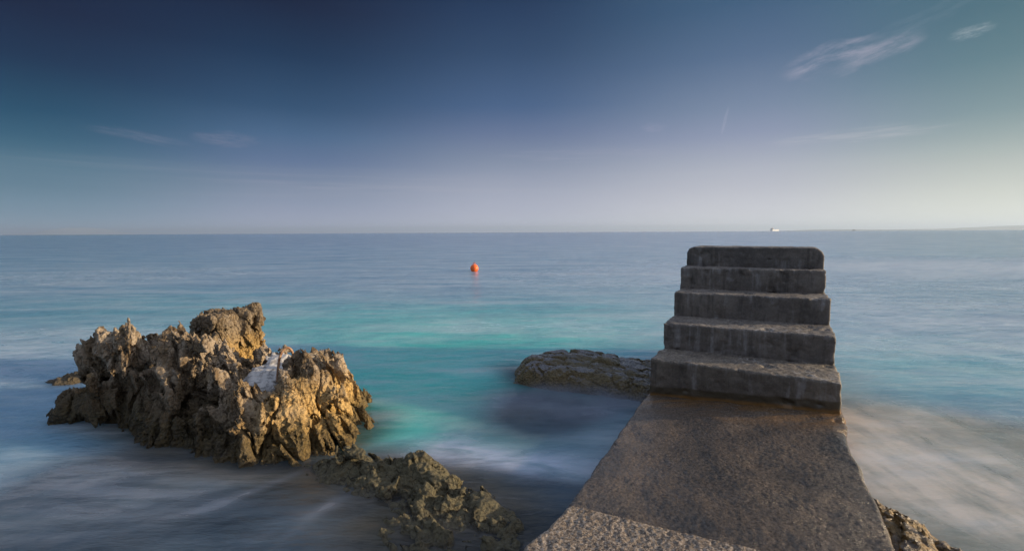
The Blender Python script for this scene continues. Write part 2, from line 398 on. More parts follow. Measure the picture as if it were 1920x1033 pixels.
def concrete_mat(name, c1, c2, rough, agg=70.0, agg_str=0.5, agg_d=0.006, streak=False, wetz=None, puddle=False, speck=0.0):
    mt, n, b, out = newmat(name)
    P = wpos(n); x, y, z = n.xyz(P)[:3]
    n1 = n.noise(P, 2.6, 6, 0.6); n2 = n.noise(P, 13, 5, 0.6); n3 = n.noise(P, agg, 3, 0.6)
    c = n.mix(n.rng(n1, 0.38, 0.62), c1, c2)
    c = n.mix(n.math('MULTIPLY', n.rng(n2, 0.45, 0.7), 0.22 if puddle else 0.45), c, n.mix(1.0, c, (0.55, 0.52, 0.5), 'MULTIPLY'))
    if streak:
        s = n.noise(n.mapping(P, scale=(1, 1, 0.10)), 22, 5, 0.6)
        m_ = n.rng(n.noise(P, 3.0, 3), 0.45, 0.6)
        c = n.mix(n.math('MULTIPLY', n.math('MULTIPLY', n.rng(s, 0.5, 0.66), m_), 0.7), c, (0.27, 0.265, 0.27))
        c = n.mix(n.math('MULTIPLY', n.rng(s, 0.48, 0.32), 0.6), c, (0.040, 0.036, 0.034))
        pt = n.noise(P, 7.5, 7, 0.68, dist=0.4)
        c = n.mix(n.math('MULTIPLY', n.rng(pt, 0.52, 0.62), 0.5), c, (0.075, 0.062, 0.050))
        c = n.mix(n.math('MULTIPLY', n.rng(pt, 0.42, 0.34), 0.4), c, (0.25, 0.245, 0.25))
    up_ = n.rng(n.xyz(n.node('ShaderNodeNewGeometry').outputs['Normal'])[2], 0.3, 0.8, 0.22, 1.0)
    gr_ = n.noise(n.mapping(P, rot=(0, 0, -0.53), scale=(1.25, 0.8, 1)), agg * 0.85, 2, 0.5)
    c = n.mix(n.math('MULTIPLY', n.math('MULTIPLY', n.rng(gr_, 0.50, 0.34), up_), 0.75), c, n.mix(1.0, c, (0.35, 0.33, 0.32), 'MULTIPLY'))
    c = n.mix(n.math('MULTIPLY', n.math('MULTIPLY', n.rng(gr_, 0.54, 0.70), up_), 0.60), c, n.mix(1.0, c, (1.9, 1.85, 1.8), 'MULTIPLY'))
    if speck > 0:
        v = n.voronoi(P, agg * 1.3, out='Color'); vx = n.xyz(v)[0]
        c = n.mix(n.math('MULTIPLY', n.math('MULTIPLY', n.rng(vx, 0.62, 0.95), up_), speck), c, (0.42, 0.36, 0.31))
        c = n.mix(n.math('MULTIPLY', n.math('MULTIPLY', n.rng(vx, 0.35, 0.05), up_), speck), c, (0.05, 0.040, 0.034))
    rg = n.math('ADD', rough, n.math('MULTIPLY', n.math('SUBTRACT', n2, 0.5), 0.35), clamp=True)
    if wetz is not None:
        zn = n.math('ADD', z, n.math('MULTIPLY', n.math('SUBTRACT', n2, 0.5), 0.03))
        ua = n.math('ADD', n.math('ADD', n.math('MULTIPLY', x, float(fdir[0])), n.math('MULTIPLY', y, float(fdir[1]))), float(-(fdir @ FL[0][0])))
        zn = n.math('SUBTRACT', zn, n.math('MULTIPLY', ua, 0.075))
        wt = n.rng(zn, wetz + 0.008, wetz - 0.008)
        c = n.mix(n.math('MULTIPLY', wt, 0.9), c, (0.052, 0.040, 0.022))
        g = n.rng(zn, wetz - 0.035, wetz - 0.055)
        c = n.mix(g, c, (0.20, 0.105, 0.030))
        rg = n.math('SUBTRACT', rg, n.math('MULTIPLY', wt, 0.3))
    if puddle:
        # warmer brown just in front of the steps, thinner film of water along the left and right edges
        s1 = n.noise(n.mapping(P, rot=(0, 0, 0.5), scale=(1, 3.2, 1)), 3.4, 6, 0.65, dist=0.5)
        br = n.math('MULTIPLY', n.rng(puddle(n, x, y), 0.42, 0.0), n.rng(s1, 0.36, 0.58))
        c = n.mix(n.math('MULTIPLY', br, 0.8), c, (0.20, 0.105, 0.035))
        pw = n.rng(n.noise(P, 2.2, 4, 0.55), 0.44, 0.60)
        rg = n.math('SUBTRACT', rg, n.math('MULTIPLY', pw, 0.20), clamp=True)
        c = n.mix(n.math('MULTIPLY', pw, 0.35), c, n.mix(1.0, c, (0.6, 0.6, 0.62), 'MULTIPLY'))
    n.set(b.inputs['Base Color'], c); n.set(b.inputs['Roughness'], rg)
    b.inputs['Specular IOR Level'].default_value = 0.5
    bn = n.bump(n.noise(P, agg, 5, 0.7), agg_str, agg_d)
    bn = n.bump(n2, 0.25 if puddle else 0.4, 0.008, bn)
    n.set(b.inputs['Normal'], bn)
    return mt

# ------------------------------------------------------------------ the concrete steps
S = 0.8
def G(L): return HC - S * L          # level below the lens in units of S -> height
hs = [1.0, 0.7846, 0.568, 0.359, 0.1625]
fronts = [((1.3 - 0.222, 3.999 - 0.348 ), (2.413 - 0.235, 3.439 - 0.432))]
# front lines (left, right) of each step, in metres, from the photo
fl_px = [((1220, 672), (1581, 719), hs[0]), ((1242, 651.5), (1565, 684), hs[0]), ((1262.6, 590.6), (1555.7, 609.7), hs[1]),
         ((1275, 540), (1547.7, 550.8), hs[2]), ((1287, 497.5), (1545, 505), hs[3])]
FL = []
for (l, r_, h) in fl_px:
    FL.append((onz(*l, G(h))[:2], onz(*r_, G(h))[:2]))
ddir = np.array([0.507, 0.862])
fdir = (FL[0][1] - FL[0][0]); fdir /= np.linalg.norm(fdir)
BACK_L = FL[4][0] + ddir * 0.42; BACK_R = FL[4][1] + ddir * 0.42
stair_loc = (float(FL[0][0][0] + FL[0][1][0]) / 2, float(FL[0][0][1] + FL[0][1][1]) / 2, 0.1)
def step_dist(n, x, y):
    """distance in front of the first riser"""
    nx, ny = -fdir[1], fdir[0]
    if nx * ddir[0] + ny * ddir[1] > 0: nx, ny = -nx, -ny
    return n.math('ADD', n.math('ADD', n.math('MULTIPLY', x, float(nx)), n.math('MULTIPLY', y, float(ny))), float(-(nx * FL[0][0][0] + ny * FL[0][0][1])))
M_step = concrete_mat('stained_concrete', (0.158, 0.140, 0.125), (0.100, 0.090, 0.084), 0.75, agg=90, agg_str=0.55, agg_d=0.004, streak=True, speck=0.25)
M_step1 = concrete_mat('stained_wet_concrete', (0.145, 0.125, 0.102), (0.095, 0.082, 0.070), 0.7, agg=90, agg_str=0.5, agg_d=0.004, streak=True, wetz=0.143, speck=0.25)
M_walk = concrete_mat('wet_concrete', (0.134, 0.104, 0.082), (0.084, 0.070, 0.060), 0.22, agg=100, agg_str=1.0, agg_d=0.009, puddle=step_dist, speck=0.06)
M_slab = concrete_mat('pebbled_concrete', (0.27, 0.21, 0.155), (0.20, 0.155, 0.12), 0.62, agg=150, agg_str=0.9, agg_d=0.007, speck=0.75)

stairs = empty('concrete_staircase', stair_loc, 'stained grey concrete staircase of five steps rising at the sea end of the walkway', 'staircase')
def slab(name, quad, z0, z1, mat, parent, chamfer=None, step=0.009, edge=0.006, chip=0.010):
    quad = [np.array(q[:2]) for q in quad]
    cen = sum(quad) / 4
    lo = np.min(quad, 0) - 0.05; hi = np.max(quad, 0) + 0.05
    # work in a frame turned to the step so that the grid is small
    U = fdir; Vv = ddir
    Vv = Vv - U * (Vv @ U); Vv /= np.linalg.norm(Vv)
    q2 = [np.array([(q - cen) @ U, (q - cen) @ Vv]) for q in quad]
    planes = []
    for i in range(4):
        a, b_ = q2[i], q2[(i + 1) % 4]
        e = b_ - a; nn = np.array([e[1], -e[0]]) / np.linalg.norm(e)
        if nn @ (-a) > 0: nn = -nn
        planes.append((nn, nn @ a))
    def field(Pp, stage):
        f = np.maximum(Pp[:, 2] - z1, z0 - Pp[:, 2])
        if stage == 0:
            for nn, c in planes: f = np.maximum(f, Pp[:, :2] @ nn - c)
            return f
        W = np.stack([cen[0] + Pp[:, 0] * U[0] + Pp[:, 1] * Vv[0], cen[1] + Pp[:, 0] * U[1] + Pp[:, 1] * Vv[1], Pp[:, 2]], 1)
        for nn, c in planes: f = smax(f, Pp[:, :2] @ nn - c, edge)
        if chamfer:
            for sx, s0 in chamfer:
                f = smax(f, (sx * (Pp[:, 0] - s0) + (Pp[:, 2] - z1)) * 0.707 + 0.0, 0.02)
        rim = smax(smax(Pp[:, :2] @ planes[0][0] - planes[0][1], Pp[:, 2] - z1, 0.05), -1, 0.01)
        nz = fbm(W * 6, 3) * 0.004 + fbm(W * 28, 3) * 0.0028
        ch = np.clip(fbm(W * 9 + 5, 4) - 0.42, 0, 1) * chip * 3.5 + np.clip(fbm(W * 34 + 9, 2) - 0.4, 0, 1) * 0.010
        return f + nz + ch * sstep(-0.05, 0.0, np.minimum(f, 0))
    l2 = [min(q[0] for q in q2) - .03, min(q[1] for q in q2) - .03, z0 - .03]
    h2 = [max(q[0] for q in q2) + .03, max(q[1] for q in q2) + .03, z1 + .03]
    P_, Fc = nets(field, l2, h2, step, 0.06)
    Wd = np.stack([cen[0] + P_[:, 0] * U[0] + P_[:, 1] * Vv[0], cen[1] + P_[:, 0] * U[1] + P_[:, 1] * Vv[1], P_[:, 2]], 1)
    if U[0] * Vv[1] - U[1] * Vv[0] < 0: Fc = Fc[:, ::-1]
    return mesh_obj(name, Wd, Fc, mat, parent)
for k in range(5):
    l, r_ = FL[k]
    quad = [l, r_, BACK_R, BACK_L]
    # sides run straight from this riser to the back
    z1 = G(hs[k]); z0 = -0.45 if k == 0 else G(hs[k - 1]) - 0.02
    ln = np.linalg.norm(r_ - l)
    if k == 0: quad = [l, r_, FL[1][1] + ddir * 0.9, FL[1][0] + ddir * 0.9]
    elif k < 4: quad = [l, r_, FL[k + 1][1] + ddir * (0.42 if k == 3 else 0.45), FL[k + 1][0] + ddir * (0.42 if k == 3 else 0.45)]
    cham = None
    if k == 4:
        cen = sum(np.array(q) for q in quad) / 4
        a = (l - cen) @ fdir; b_ = (r_ - cen) @ fdir
        cham = [(-1, a + 0.035), (1, b_ - 0.045)]
    slab('step', quad, z0, z1, M_step1 if k == 0 else M_step, stairs, cham, step=0.009)
# the solid core the upper steps stand on
core_q = [FL[2][0] + ddir * 0.1 + fdir * 0.04, FL[2][1] + ddir * 0.1 - fdir * 0.04, BACK_R + ddir * 0.02 - fdir * 0.04, BACK_L + ddir * 0.02 + fdir * 0.04]
slab('foundation', core_q, -0.45, G(hs[2]) - 0.03, M_step, stairs, step=0.02)

# ------------------------------------------------------------------ the walkway
def grid_slab(name, left, right, zf_, mat, nu, nv, depth=0.5, disp=0.004, edge_noise=0.012, chips=(), label=None, cat=None):
    """a sheet between two edge lines (each a list of plan points from far to near), with its sides"""
    left = np.array(left, float); right = np.array(right, float)
    def along(L, n):
        s = np.concatenate([[0], np.cumsum(np.linalg.norm(np.diff(L, axis=0), axis=1))]); t = np.linspace(0, s[-1], n)
        return np.stack([np.interp(t, s, L[:, 0]), np.interp(t, s, L[:, 1])], 1)
    L = along(left, nv); Rr = along(right, nv)
    # roughen the edges
    for E, sgn, sd_ in ((L, 1, 3.1), (Rr, -1, 7.7)):
        q = np.concatenate([E * 7 + sd_, np.zeros((nv, 1))], 1)
        off = fbm(q, 4) * edge_noise
        E += (sgn * off)[:, None] * np.array([fdir[0], fdir[1]])
    t = np.linspace(0, 1, nu)[None, :, None]
    X = L[:, None] * (1 - t) + Rr[:, None] * t
    X = X.reshape(-1, 2); tt = np.broadcast_to(t[..., 0], (nv, nu)).reshape(-1)
    z = zf_(X, tt)
    q = np.concatenate([X, np.zeros((len(X), 1))], 1)
    wu = q[:, :2] @ fdir; wv = q[:, :2] @ ddir
    tr = np.stack([wu * 30, wv * 12, 0 * wu], 1)
    z = z + fbm(q * 5, 4) * 0.006 + ridged(tr, 3) * disp * 0.14 + fbm(q * 70, 3) * disp * 0.5
    ed = np.minimum(tt, 1 - tt) * 1.0
    z = z - np.clip(1 - ed / 0.012, 0, 1) ** 2 * 0.014
    for (cx, cy, rr, dd) in chips:
        dist = np.hypot(X[:, 0] - cx, X[:, 1] - cy) / rr + 0.35 * fbm(q * 18, 3)
        z = z - sstep(1.0, 0.55, dist) * dd
    V = np.concatenate([X, z[:, None]], 1)
    idx = np.arange(nv * nu).reshape(nv, nu)
    fs = [np.stack([idx[:-1, :-1], idx[1:, :-1], idx[1:, 1:], idx[:-1, 1:]], -1).reshape(-1, 4)]
    # skirts
    ring = np.concatenate([idx[0, :], idx[1:, -1], idx[-1, :-1][::-1], idx[1:-1, 0][::-1]])
    lvl = [0.02, 0.05, 0.1, 0.2, depth]; prev_ = ring; Vs = [V]; base = len(V)
    for li, dp in enumerate(lvl):
        nvx = V[ring].copy(); nvx[:, 2] -= dp
        w_ = fbm(nvx * 9, 3) * 0.02 * min(1, dp / 0.1)
        nvx[:, 0] += w_; nvx[:, 1] += w_ * 0.5
        cur = base + np.arange(len(ring)); base += len(ring); Vs.append(nvx)
        nx_ = np.roll(np.arange(len(ring)), -1)
        fs.append(np.stack([prev_, prev_[nx_], cur[nx_], cur], 1)); prev_ = cur
    V = np.concatenate(Vs); Fc = np.concatenate(fs)
    o = mesh_obj(name, V, Fc, mat, origin=(float(V[:, 0].mean()), float(V[:, 1].mean()), 0.0))
    return tag(o, label, cat)
def walk_z(X, t):
    return 0.082 + 0.075 * t
wl = [onz(1213, 738, 0.08)[:2], onz(1065, 945, 0.082)[:2]]
wr = [onz(1577, 776, 0.157)[:2], onz(1592, 835, 0.157)[:2], onz(1640, 930, 0.157)[:2], onz(1682, 1033, 0.157)[:2]]
wl_full = [wl[0] + ddir * 0.12, wl[0], wl[1], wl[1] - ddir * 3.4]
wr_full = [wr[0] + ddir * 0.12 + fdir * 0.01, wr[0] + fdir * 0.015, wr[1], wr[2], wr[3], wr[3] - ddir * 3.0]
chips = [(*onz(1583, 790, 0.15)[:2], 0.05, 0.04), (*onz(1590, 812, 0.15)[:2], 0.04, 0.03), (*onz(1150, 829, 0.09)[:2], 0.014, 0.02)]
grid_slab('concrete_walkway', wl_full, wr_full, walk_z, M_walk, 170, 520, chips=chips, depth=0.55, disp=0.0032, edge_noise=0.008,
          label='wet brown concrete walkway running from the camera to the foot of the steps', cat='walkway')
e0 = onz(1065, 945, 0.150)[:2]; e1 = onz(1410, 1033, 0.17)[:2]
ed_ = (e1 - e0) / np.linalg.norm(e1 - e0)
sl_l = [e0, onz(990, 1033, 0.125)[:2], onz(990, 1033, 0.125)[:2] - ddir * 2.6]
sl_r = [e0 + ed_ * 1.20, e0 + ed_ * 1.25 - ddir * 0.4, e0 + ed_ * 1.25 - ddir * 3.0]
M_slab_o = grid_slab('concrete_slab', sl_l, sl_r, lambda X, t: 0.150 + 0.050 * t, M_slab, 240, 520, depth=0.5, disp=0.006, edge_noise=0.010,
          label='paler rough pebbled concrete slab laid over the near end of the wet walkway', cat='slab')

# ------------------------------------------------------------------ rocks
AX = np.array([0.38, -0.25, -0.89]); AX /= np.linalg.norm(AX)
def stretch(P, s, ax=AX):
    d = P @ ax
    return P - np.outer(d * (1 - 1.0 / s), ax)
def craggy(P, f, a=1.0, flute=1.0, seed=0.0, fine=1.0):
    """splits a base distance f into sharp upright ridges, blocks, joints and pits"""
    wob = np.stack([gnoise(P * 6 + seed), gnoise(P * 6 + 31 + seed), gnoise(P * 6 + 57 + seed)], 1) * 0.035
    c1, c2, rv = cells((stretch(P + seed, 2.0) + wob) * 6.0 + 3.3)
    d = -(rv - 0.45) * 0.075 + 0.055 * np.exp(-((c2 - c1) / 0.07) ** 2)
    Q = stretch(P + seed + wob, 4.2)
    r1 = 1 - np.abs(gnoise(Q * 8.0 + 2.0)) * 1.9
    d += -0.036 * flute * (np.maximum(r1, -0.2) ** 2 - 0.35)
    d += 0.03 * gnoise(P * 3.1 + 11 + seed)
    g = f + d * a
    k = np.abs(g) < 0.055
    Pk = P[k]; Qk = Q[k]; wk = wob[k]
    r2 = 1 - np.abs(gnoise(Qk * 19.0 + 5.0)) * 1.9
    e = -0.026 * flute * (np.maximum(r2, -0.2) ** 2 - 0.35)
    d2, d3, rv2 = cells((stretch(Pk + seed, 2.4) + wk * 0.8) * 20.0 + 8.1)
    e += -(rv2 - 0.5) * 0.034 + 0.020 * np.exp(-((d3 - d2) / 0.08) ** 2)
    r3 = 1 - np.abs(gnoise(stretch(Pk, 2.2) * 46.0 + 1.0)) * 1.9
    e += -0.011 * fine * (np.maximum(r3, -0.2) ** 2 - 0.35)
    r4 = 1 - np.abs(gnoise(stretch(Pk, 1.5) * 95.0 + 7.0)) * 1.9
    e += -0.005 * fine * (np.maximum(r4, -0.2) ** 2 - 0.35)
    # pits
    p1 = np.clip(gnoise(Pk * 24 + 3) - 0.42, 0, 1)
    e += p1 * 0.07 * fine
    g[k] += e * a
    return g
def spots(P, f, lst, k=0.03):
    for (px, py, Y, rx, ry, rz) in lst:
        c = at(px, py, Y); q = P - c
        al = q @ AX; pr = q - np.outer(al, AX)
        r_ = np.sqrt((pr[:, 0] / rx) ** 2 + (pr[:, 1] / ry) ** 2 + (pr[:, 2] / rx) ** 2 + (al / rz) ** 2)
        f = smin(f, (r_ - 1) * min(rx, ry) , k)
    return f

FOOT = []      # plan outlines at the waterline, for the foam and mist
def profile_rock(name, poly, crest, width, lo, hi, mat, label, cat, step=0.011, power=2.0, amp=1.0, flute=1.0, seed=0.0, extra=None, kz=0.62, skirt=1.6, group=None, fine=1.0, parent=None, boxy=None):
    FOOT.append(poly)
    def field(P, stage):
        e = poly_dist(P[:, 0], P[:, 1], poly)
        c = crest(P[:, 0], P[:, 1])
        t = np.clip(e / width, 0, 1)
        h = np.where(e > 0, c * (1 - (1 - t) ** power), e * skirt)
        f = (P[:, 2] - h) * kz
        f = np.maximum(f, -e - 0.22)
        if boxy: f = smax(P[:, 2] - c, -(e - 0.035) + 0.10 * (P[:, 2] - 0.3) * 0.5, boxy)
        if extra: f = spots(P, f, extra)
        f = np.maximum(f, lo[2] + 0.03 - P[:, 2])
        if stage == 0: return f
        return craggy(P, f, amp, flute, seed, fine)
    P_, Fc = nets(field, lo, hi, step, 0.16)
    c = np.mean(np.array(poly), 0)
    o = mesh_obj(name, P_, Fc, mat, parent=parent, origin=None if parent else (float(c[0]), float(c[1]), 0.0))
    if parent is None: tag(o, label, cat, group)
    return o

def interp_crest(pts):
    xs = np.array([p[0] for p in pts]); zs = np.array([p[1] for p in pts])
    return lambda x, y: np.interp(x, xs, zs)
# main outcrop
main_poly = [(-2.60, 2.86), (-2.42, 2.73), (-2.15, 2.56), (-1.80, 2.36), (-1.50, 2.24), (-1.22, 2.20), (-1.02, 2.24), (-0.88, 2.37),
             (-0.83, 2.56), (-0.85, 2.83), (-0.98, 3.12), (-1.4, 3.30), (-2.0, 3.38), (-2.5, 3.35), (-2.8, 3.15)]
def ridge_pts():
    out = []
    for (px, py, Y) in ((110, 770, 2.9), (140, 700, 2.95), (155, 645, 3.0), (190, 626, 3.0), (235, 630, 2.98), (262, 612, 2.95), (300, 609, 2.92), (345, 634, 2.9),
                        (400, 672, 2.87), (440, 692, 2.85), (470, 690, 2.82), (505, 708, 2.75), (530, 705, 2.72), (548, 668, 2.70), (585, 660, 2.70), (620, 675, 2.68), (650, 700, 2.66), (668, 740, 2.64), (688, 785, 2.64), (697, 830, 2.62)):
        p = at(px, py, Y); out.append((p[0], p[2]))
    return out
rp = ridge_pts()
def main_crest(x, y):
    c = np.interp(x, [p[0] for p in rp], [p[1] for p in rp])
    off = 0.025 + 0.035 * sstep(-2.15, -1.95, x) * sstep(-1.35, -1.5, x)
    return np.maximum(c - off, 0.02)
main_extra = [(340, 770, 2.44, 0.075, 0.06, 0.16), (372, 800, 2.36, 0.045, 0.05, 0.22), (245, 665, 2.70, 0.06, 0.06, 0.12), (275, 660, 2.68, 0.05, 0.06, 0.10),
              (365, 690, 2.60, 0.05, 0.06, 0.11), (330, 670, 2.70, 0.06, 0.07, 0.13), (410, 705, 2.58, 0.05, 0.06, 0.13), (430, 740, 2.50, 0.05, 0.05, 0.12), (470, 770, 2.40, 0.05, 0.06, 0.13),
              (465, 860, 2.24, 0.03, 0.04, 0.06), (545, 700, 2.58, 0.07, 0.08, 0.13), (600, 730, 2.50, 0.09, 0.09, 0.18), (640, 760, 2.48, 0.06, 0.07, 0.16), (560, 790, 2.36, 0.07, 0.07, 0.18),
              (610, 800, 2.36, 0.07, 0.07, 0.14), (655, 830, 2.36, 0.035, 0.04, 0.05), (185, 668, 2.92, 0.11, 0.10, 0.12), (215, 655, 2.92, 0.10, 0.09, 0.10), (150, 775, 2.80, 0.10, 0.1, 0.06), (200, 750, 2.74, 0.09, 0.09, 0.12),
              (165, 750, 2.82, 0.07, 0.08, 0.08), (168, 702, 2.92, 0.05, 0.06, 0.05), (640, 690, 2.66, 0.045, 0.05, 0.06), (508, 672, 2.95, 0.07, 0.05, 0.05)]
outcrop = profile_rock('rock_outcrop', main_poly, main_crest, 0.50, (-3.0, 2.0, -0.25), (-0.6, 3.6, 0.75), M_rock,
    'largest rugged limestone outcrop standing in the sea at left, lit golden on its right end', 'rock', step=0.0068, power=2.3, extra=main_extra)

# the boulder behind it
by = 3.6
bl = at(342, 600, by)[0]; br_ = at(464, 600, by)[0]
bk = at(404, 600, by - 0.2)[0]
bpoly = [(bl, by + 0.05), (bl + 0.1, by - 0.10), (bk, by - 0.24), (br_ - 0.06, by - 0.06), (br_ + 0.02, by + 0.02), (br_ + 0.03, by + 0.2), (br_ - 0.15, by + 0.42), (bl + 0.15, by + 0.42), (bl - 0.02, by + 0.2)]
bz = [(at(352, 592, by)[0], at(352, 592, by)[2]), (at(385, 582, by)[0], at(385, 580, by)[2]), (at(412, 584, by)[0], at(412, 582, by)[2]), (at(440, 572, by)[0], at(440, 572, by)[2]), (at(470, 575, by)[0], at(470, 574, by)[2]), (at(488, 592, by)[0], at(488, 592, by)[2])]
profile_rock('boulder', bpoly, (lambda x, y: interp_crest(bz)(x, y) - 0.06), 0.07, (bl - 0.2, by - 0.4, -0.2), (br_ + 0.2, by + 0.6, 0.75), M_boulder,
    'blocky upright boulder standing behind the left end of the rugged outcrop', 'rock', step=0.009, power=3.0, amp=0.75, seed=5.0, boxy=0.06, kz=0.9, flute=1.2)

# low ridge in front
rpoly = [(-1.08, 2.16), (-0.86, 2.26), (-0.66, 2.26), (-0.52, 2.16), (-0.40, 2.20), (-0.27, 2.06), (-0.12, 1.93), (-0.02, 1.84), (0.03, 1.70), (0.02, 1.50), (-0.12, 1.40), (-0.36, 1.46), (-0.50, 1.66), (-0.52, 1.86), (-0.80, 1.98)]
def rcrest(x, y):
    pk = 0.085 * np.exp(-(((x + 0.44) / 0.11) ** 2 + ((y - 2.06) / 0.14) ** 2)) + 0.07 * np.exp(-(((x + 0.80) / 0.16) ** 2 + ((y - 2.12) / 0.12) ** 2)) + 0.03 * np.exp(-(((x + 0.2) / 0.14) ** 2 + ((y - 1.9) / 0.14) ** 2))
    return 0.035 + 0.85 * pk - 0.045 * sstep(1.75, 1.45, y)
profile_rock('low_rock', rpoly, rcrest, 0.16, (-1.15, 1.25, -0.12), (0.25, 2.42, 0.28), M_ridge,
    'low broken ridge of wet olive rock fading under the water between outcrop and walkway', 'rock', step=0.009, power=1.6, amp=0.5, seed=9.0, kz=0.75)

# ledge left of the steps
lp = [(0.0, 3.42), (0.25, 3.26), (0.62, 3.14), (0.95, 2.98), (1.25, 3.0), (1.55, 3.4), (1.5, 3.75), (1.15, 3.98), (0.7, 4.12), (0.3, 4.05), (0.03, 3.75)]
def lcrest(x, y):
    return np.interp(x, [0.0, 0.15, 0.5, 0.8, 1.1], [0.09, 0.135, 0.12, 0.085, 0.05])
profile_rock('flat_rock', lp, lcrest, 0.20, (-0.2, 2.7, -0.15), (1.75, 4.35, 0.42), M_ledge,
    'flat topped dark rock ledge with a wet sheen beside the left of the steps', 'rock', step=0.009, power=2.8, amp=0.26, flute=0.6, seed=13.0, kz=0.8)

# shore rock at the lower right
sp_ = [(1.34, 1.80), (1.42, 1.84), (1.50, 1.70), (1.53, 1.45), (1.56, 1.2), (1.6, 0.8), (1.6, 0.2), (0.62, 0.2), (0.95, 0.92), (1.16, 1.34), (1.27, 1.60)]
profile_rock('shore_rock', sp_, lambda x, y: np.interp(x, [1.1, 1.35, 1.55], [0.115, 0.105, 0.06]), 0.10, (0.5, 0.1, -0.15), (1.75, 2.15, 0.32), M_shore,
    'knobbly brown shore rock against the right edge of the walkway, nearest the camera', 'rock', step=0.009, power=2.0, amp=0.40, seed=21.0, kz=0.8, fine=2.2)
# small rock awash left of the outcrop
s0 = onz(122, 718, 0.0)
spp = [(s0[0] - 0.16, s0[1]), (s0[0], s0[1] - 0.07), (s0[0] + 0.2, s0[1] - 0.02), (s0[0] + 0.2, s0[1] + 0.12), (s0[0] - 0.05, s0[1] + 0.12)]
profile_rock('small_rock', spp, lambda x, y: 0.03 + 0 * x, 0.07, (s0[0] - 0.35, s0[1] - 0.25, -0.1), (s0[0] + 0.35, s0[1] + 0.3, 0.2), M_ridge,
    'small rock just breaking the water at the far left tip of the outcrop', 'rock', step=0.01, amp=0.35, seed=2.0)

# white mortar patch and iron handle on the outcrop
mt, n, b, out = newmat('white_mortar')
P = wpos(n); nn_ = n.noise(P, 30, 5, 0.65); n.set(b.inputs['Base Color'], n.mix(n.rng(nn_, 0.36, 0.56), (0.20, 0.195, 0.20), (0.48, 0.47, 0.47)))
b.inputs['Roughness'].default_value = 0.85; n.set(b.inputs['Normal'], n.bump(n.noise(P, 50, 5, 0.7), 0.6, 0.008))
pc = at(503, 702, 2.63)
def patch_field(P, stage):
    q = P - pc
    zz = q[:, 2] - (q[:, 1] * 0.55) + 0.015
    r_ = np.hypot(q[:, 0] / 0.095, q[:, 1] / 0.13) + (0 if stage == 0 else 1) * 0.35 * fbm(P * 11 + 4, 3)
    f = smax(np.abs(zz) - 0.035, (r_ - 1) * 0.1, 0.02)
    if stage == 0: return f
    return f + fbm(P * 14, 3) * 0.014 + fbm(P * 45, 2) * 0.004
P_, Fc = nets(patch_field, pc - (0.2, 0.22, 0.2), pc + (0.2, 0.22, 0.2), 0.008, 0.08)
mesh_obj('mortar_patch', P_, Fc, mt, parent=outcrop)['label'] = 'white mortar patch'

def tube(path, rad, seg=12, cap=True):
    path = np.array(path, float); n_ = len(path)
    rad = np.broadcast_to(np.asarray(rad, float), (n_,))
    T = np.gradient(path, axis=0); T /= np.linalg.norm(T, axis=1)[:, None]
    ref = np.array([0.13, 0.99, 0.05]); V = []
    for i in range(n_):
        a = np.cross(T[i], ref); a /= np.linalg.norm(a); b_ = np.cross(T[i], a)
        for k in range(seg):
            th = 2 * math.pi * k / seg; V.append(path[i] + rad[i] * (math.cos(th) * a + math.sin(th) * b_))
    Fs = []
    for i in range(n_ - 1):
        for k in range(seg):
            k2 = (k + 1) % seg; Fs.append((i * seg + k, i * seg + k2, (i + 1) * seg + k2, (i + 1) * seg + k))
    if cap:
        Fs.append(tuple(range(seg))[::-1]); Fs.append(tuple((n_ - 1) * seg + k for k in range(seg)))
    return V, Fs
mt, n, b, out = newmat('rusty_iron')
P = wpos(n); nn_ = n.noise(P, 60, 5, 0.65)
n.set(b.inputs['Base Color'], n.mix(n.rng(nn_, 0.35, 0.62), (0.16, 0.055, 0.022), (0.42, 0.27, 0.17))); b.inputs['Roughness'].default_value = 0.75; b.inputs['Metallic'].default_value = 0.25
n.set(b.inputs['Normal'], n.bump(nn_, 0.5, 0.003))
hp = [at(520, 716, 2.54), at(521, 694, 2.54), at(523, 676, 2.54), at(527, 662, 2.55), at(533, 654, 2.56), at(540, 651, 2.57), at(546, 655, 2.58), at(549.5, 663, 2.59), at(551, 673, 2.60), at(552, 705, 2.60)]
hp = np.array(hp); tt_ = np.linspace(0, len(hp) - 1, 40)
hs_ = np.stack([np.interp(tt_, range(len(hp)), hp[:, k]) for k in range(3)], 1)
for _ in range(3): hs_[1:-1] = (hs_[:-2] + 2 * hs_[1:-1] + hs_[2:]) / 4
V, Fs = tube(hs_, 0.0068)
hb = hp[0]
tag(mesh_obj('iron_handle', V, Fs, mt, origin=hb), 'bent rusty iron handle set in the white mortar on the outcrop', 'handle')

# ------------------------------------------------------------------ buoy
def lathe(prof, c, seg=32):
    V = []; Fs = []
    for r_, z in prof:
        for k in range(seg):
            th = 2 * math.pi * k / seg; V.append((c[0] + r_ * math.cos(th), c[1] + r_ * math.sin(th), c[2] + z))
    for i in range(len(prof) - 1):
        for k in range(seg):
            k2 = (k + 1) % seg; Fs.append((i * seg + k, i * seg + k2, (i + 1) * seg + k2, (i + 1) * seg + k))
    return V, Fs
bp = onz(889.5, 509, 0.0)
buoy = empty('buoy', (bp[0], bp[1], 0.0), 'small round orange mooring buoy floating alone in open water', 'buoy')
mt, n, b, out = newmat('orange_plastic')
P = wpos(n); n.set(b.inputs['Base Color'], n.mix(n.rng(n.noise(P, 14, 4, 0.6), 0.4, 0.7), (0.95, 0.17, 0.03), (0.75, 0.12, 0.03))); b.inputs['Roughness'].default_value = 0.4
Rb = 0.118
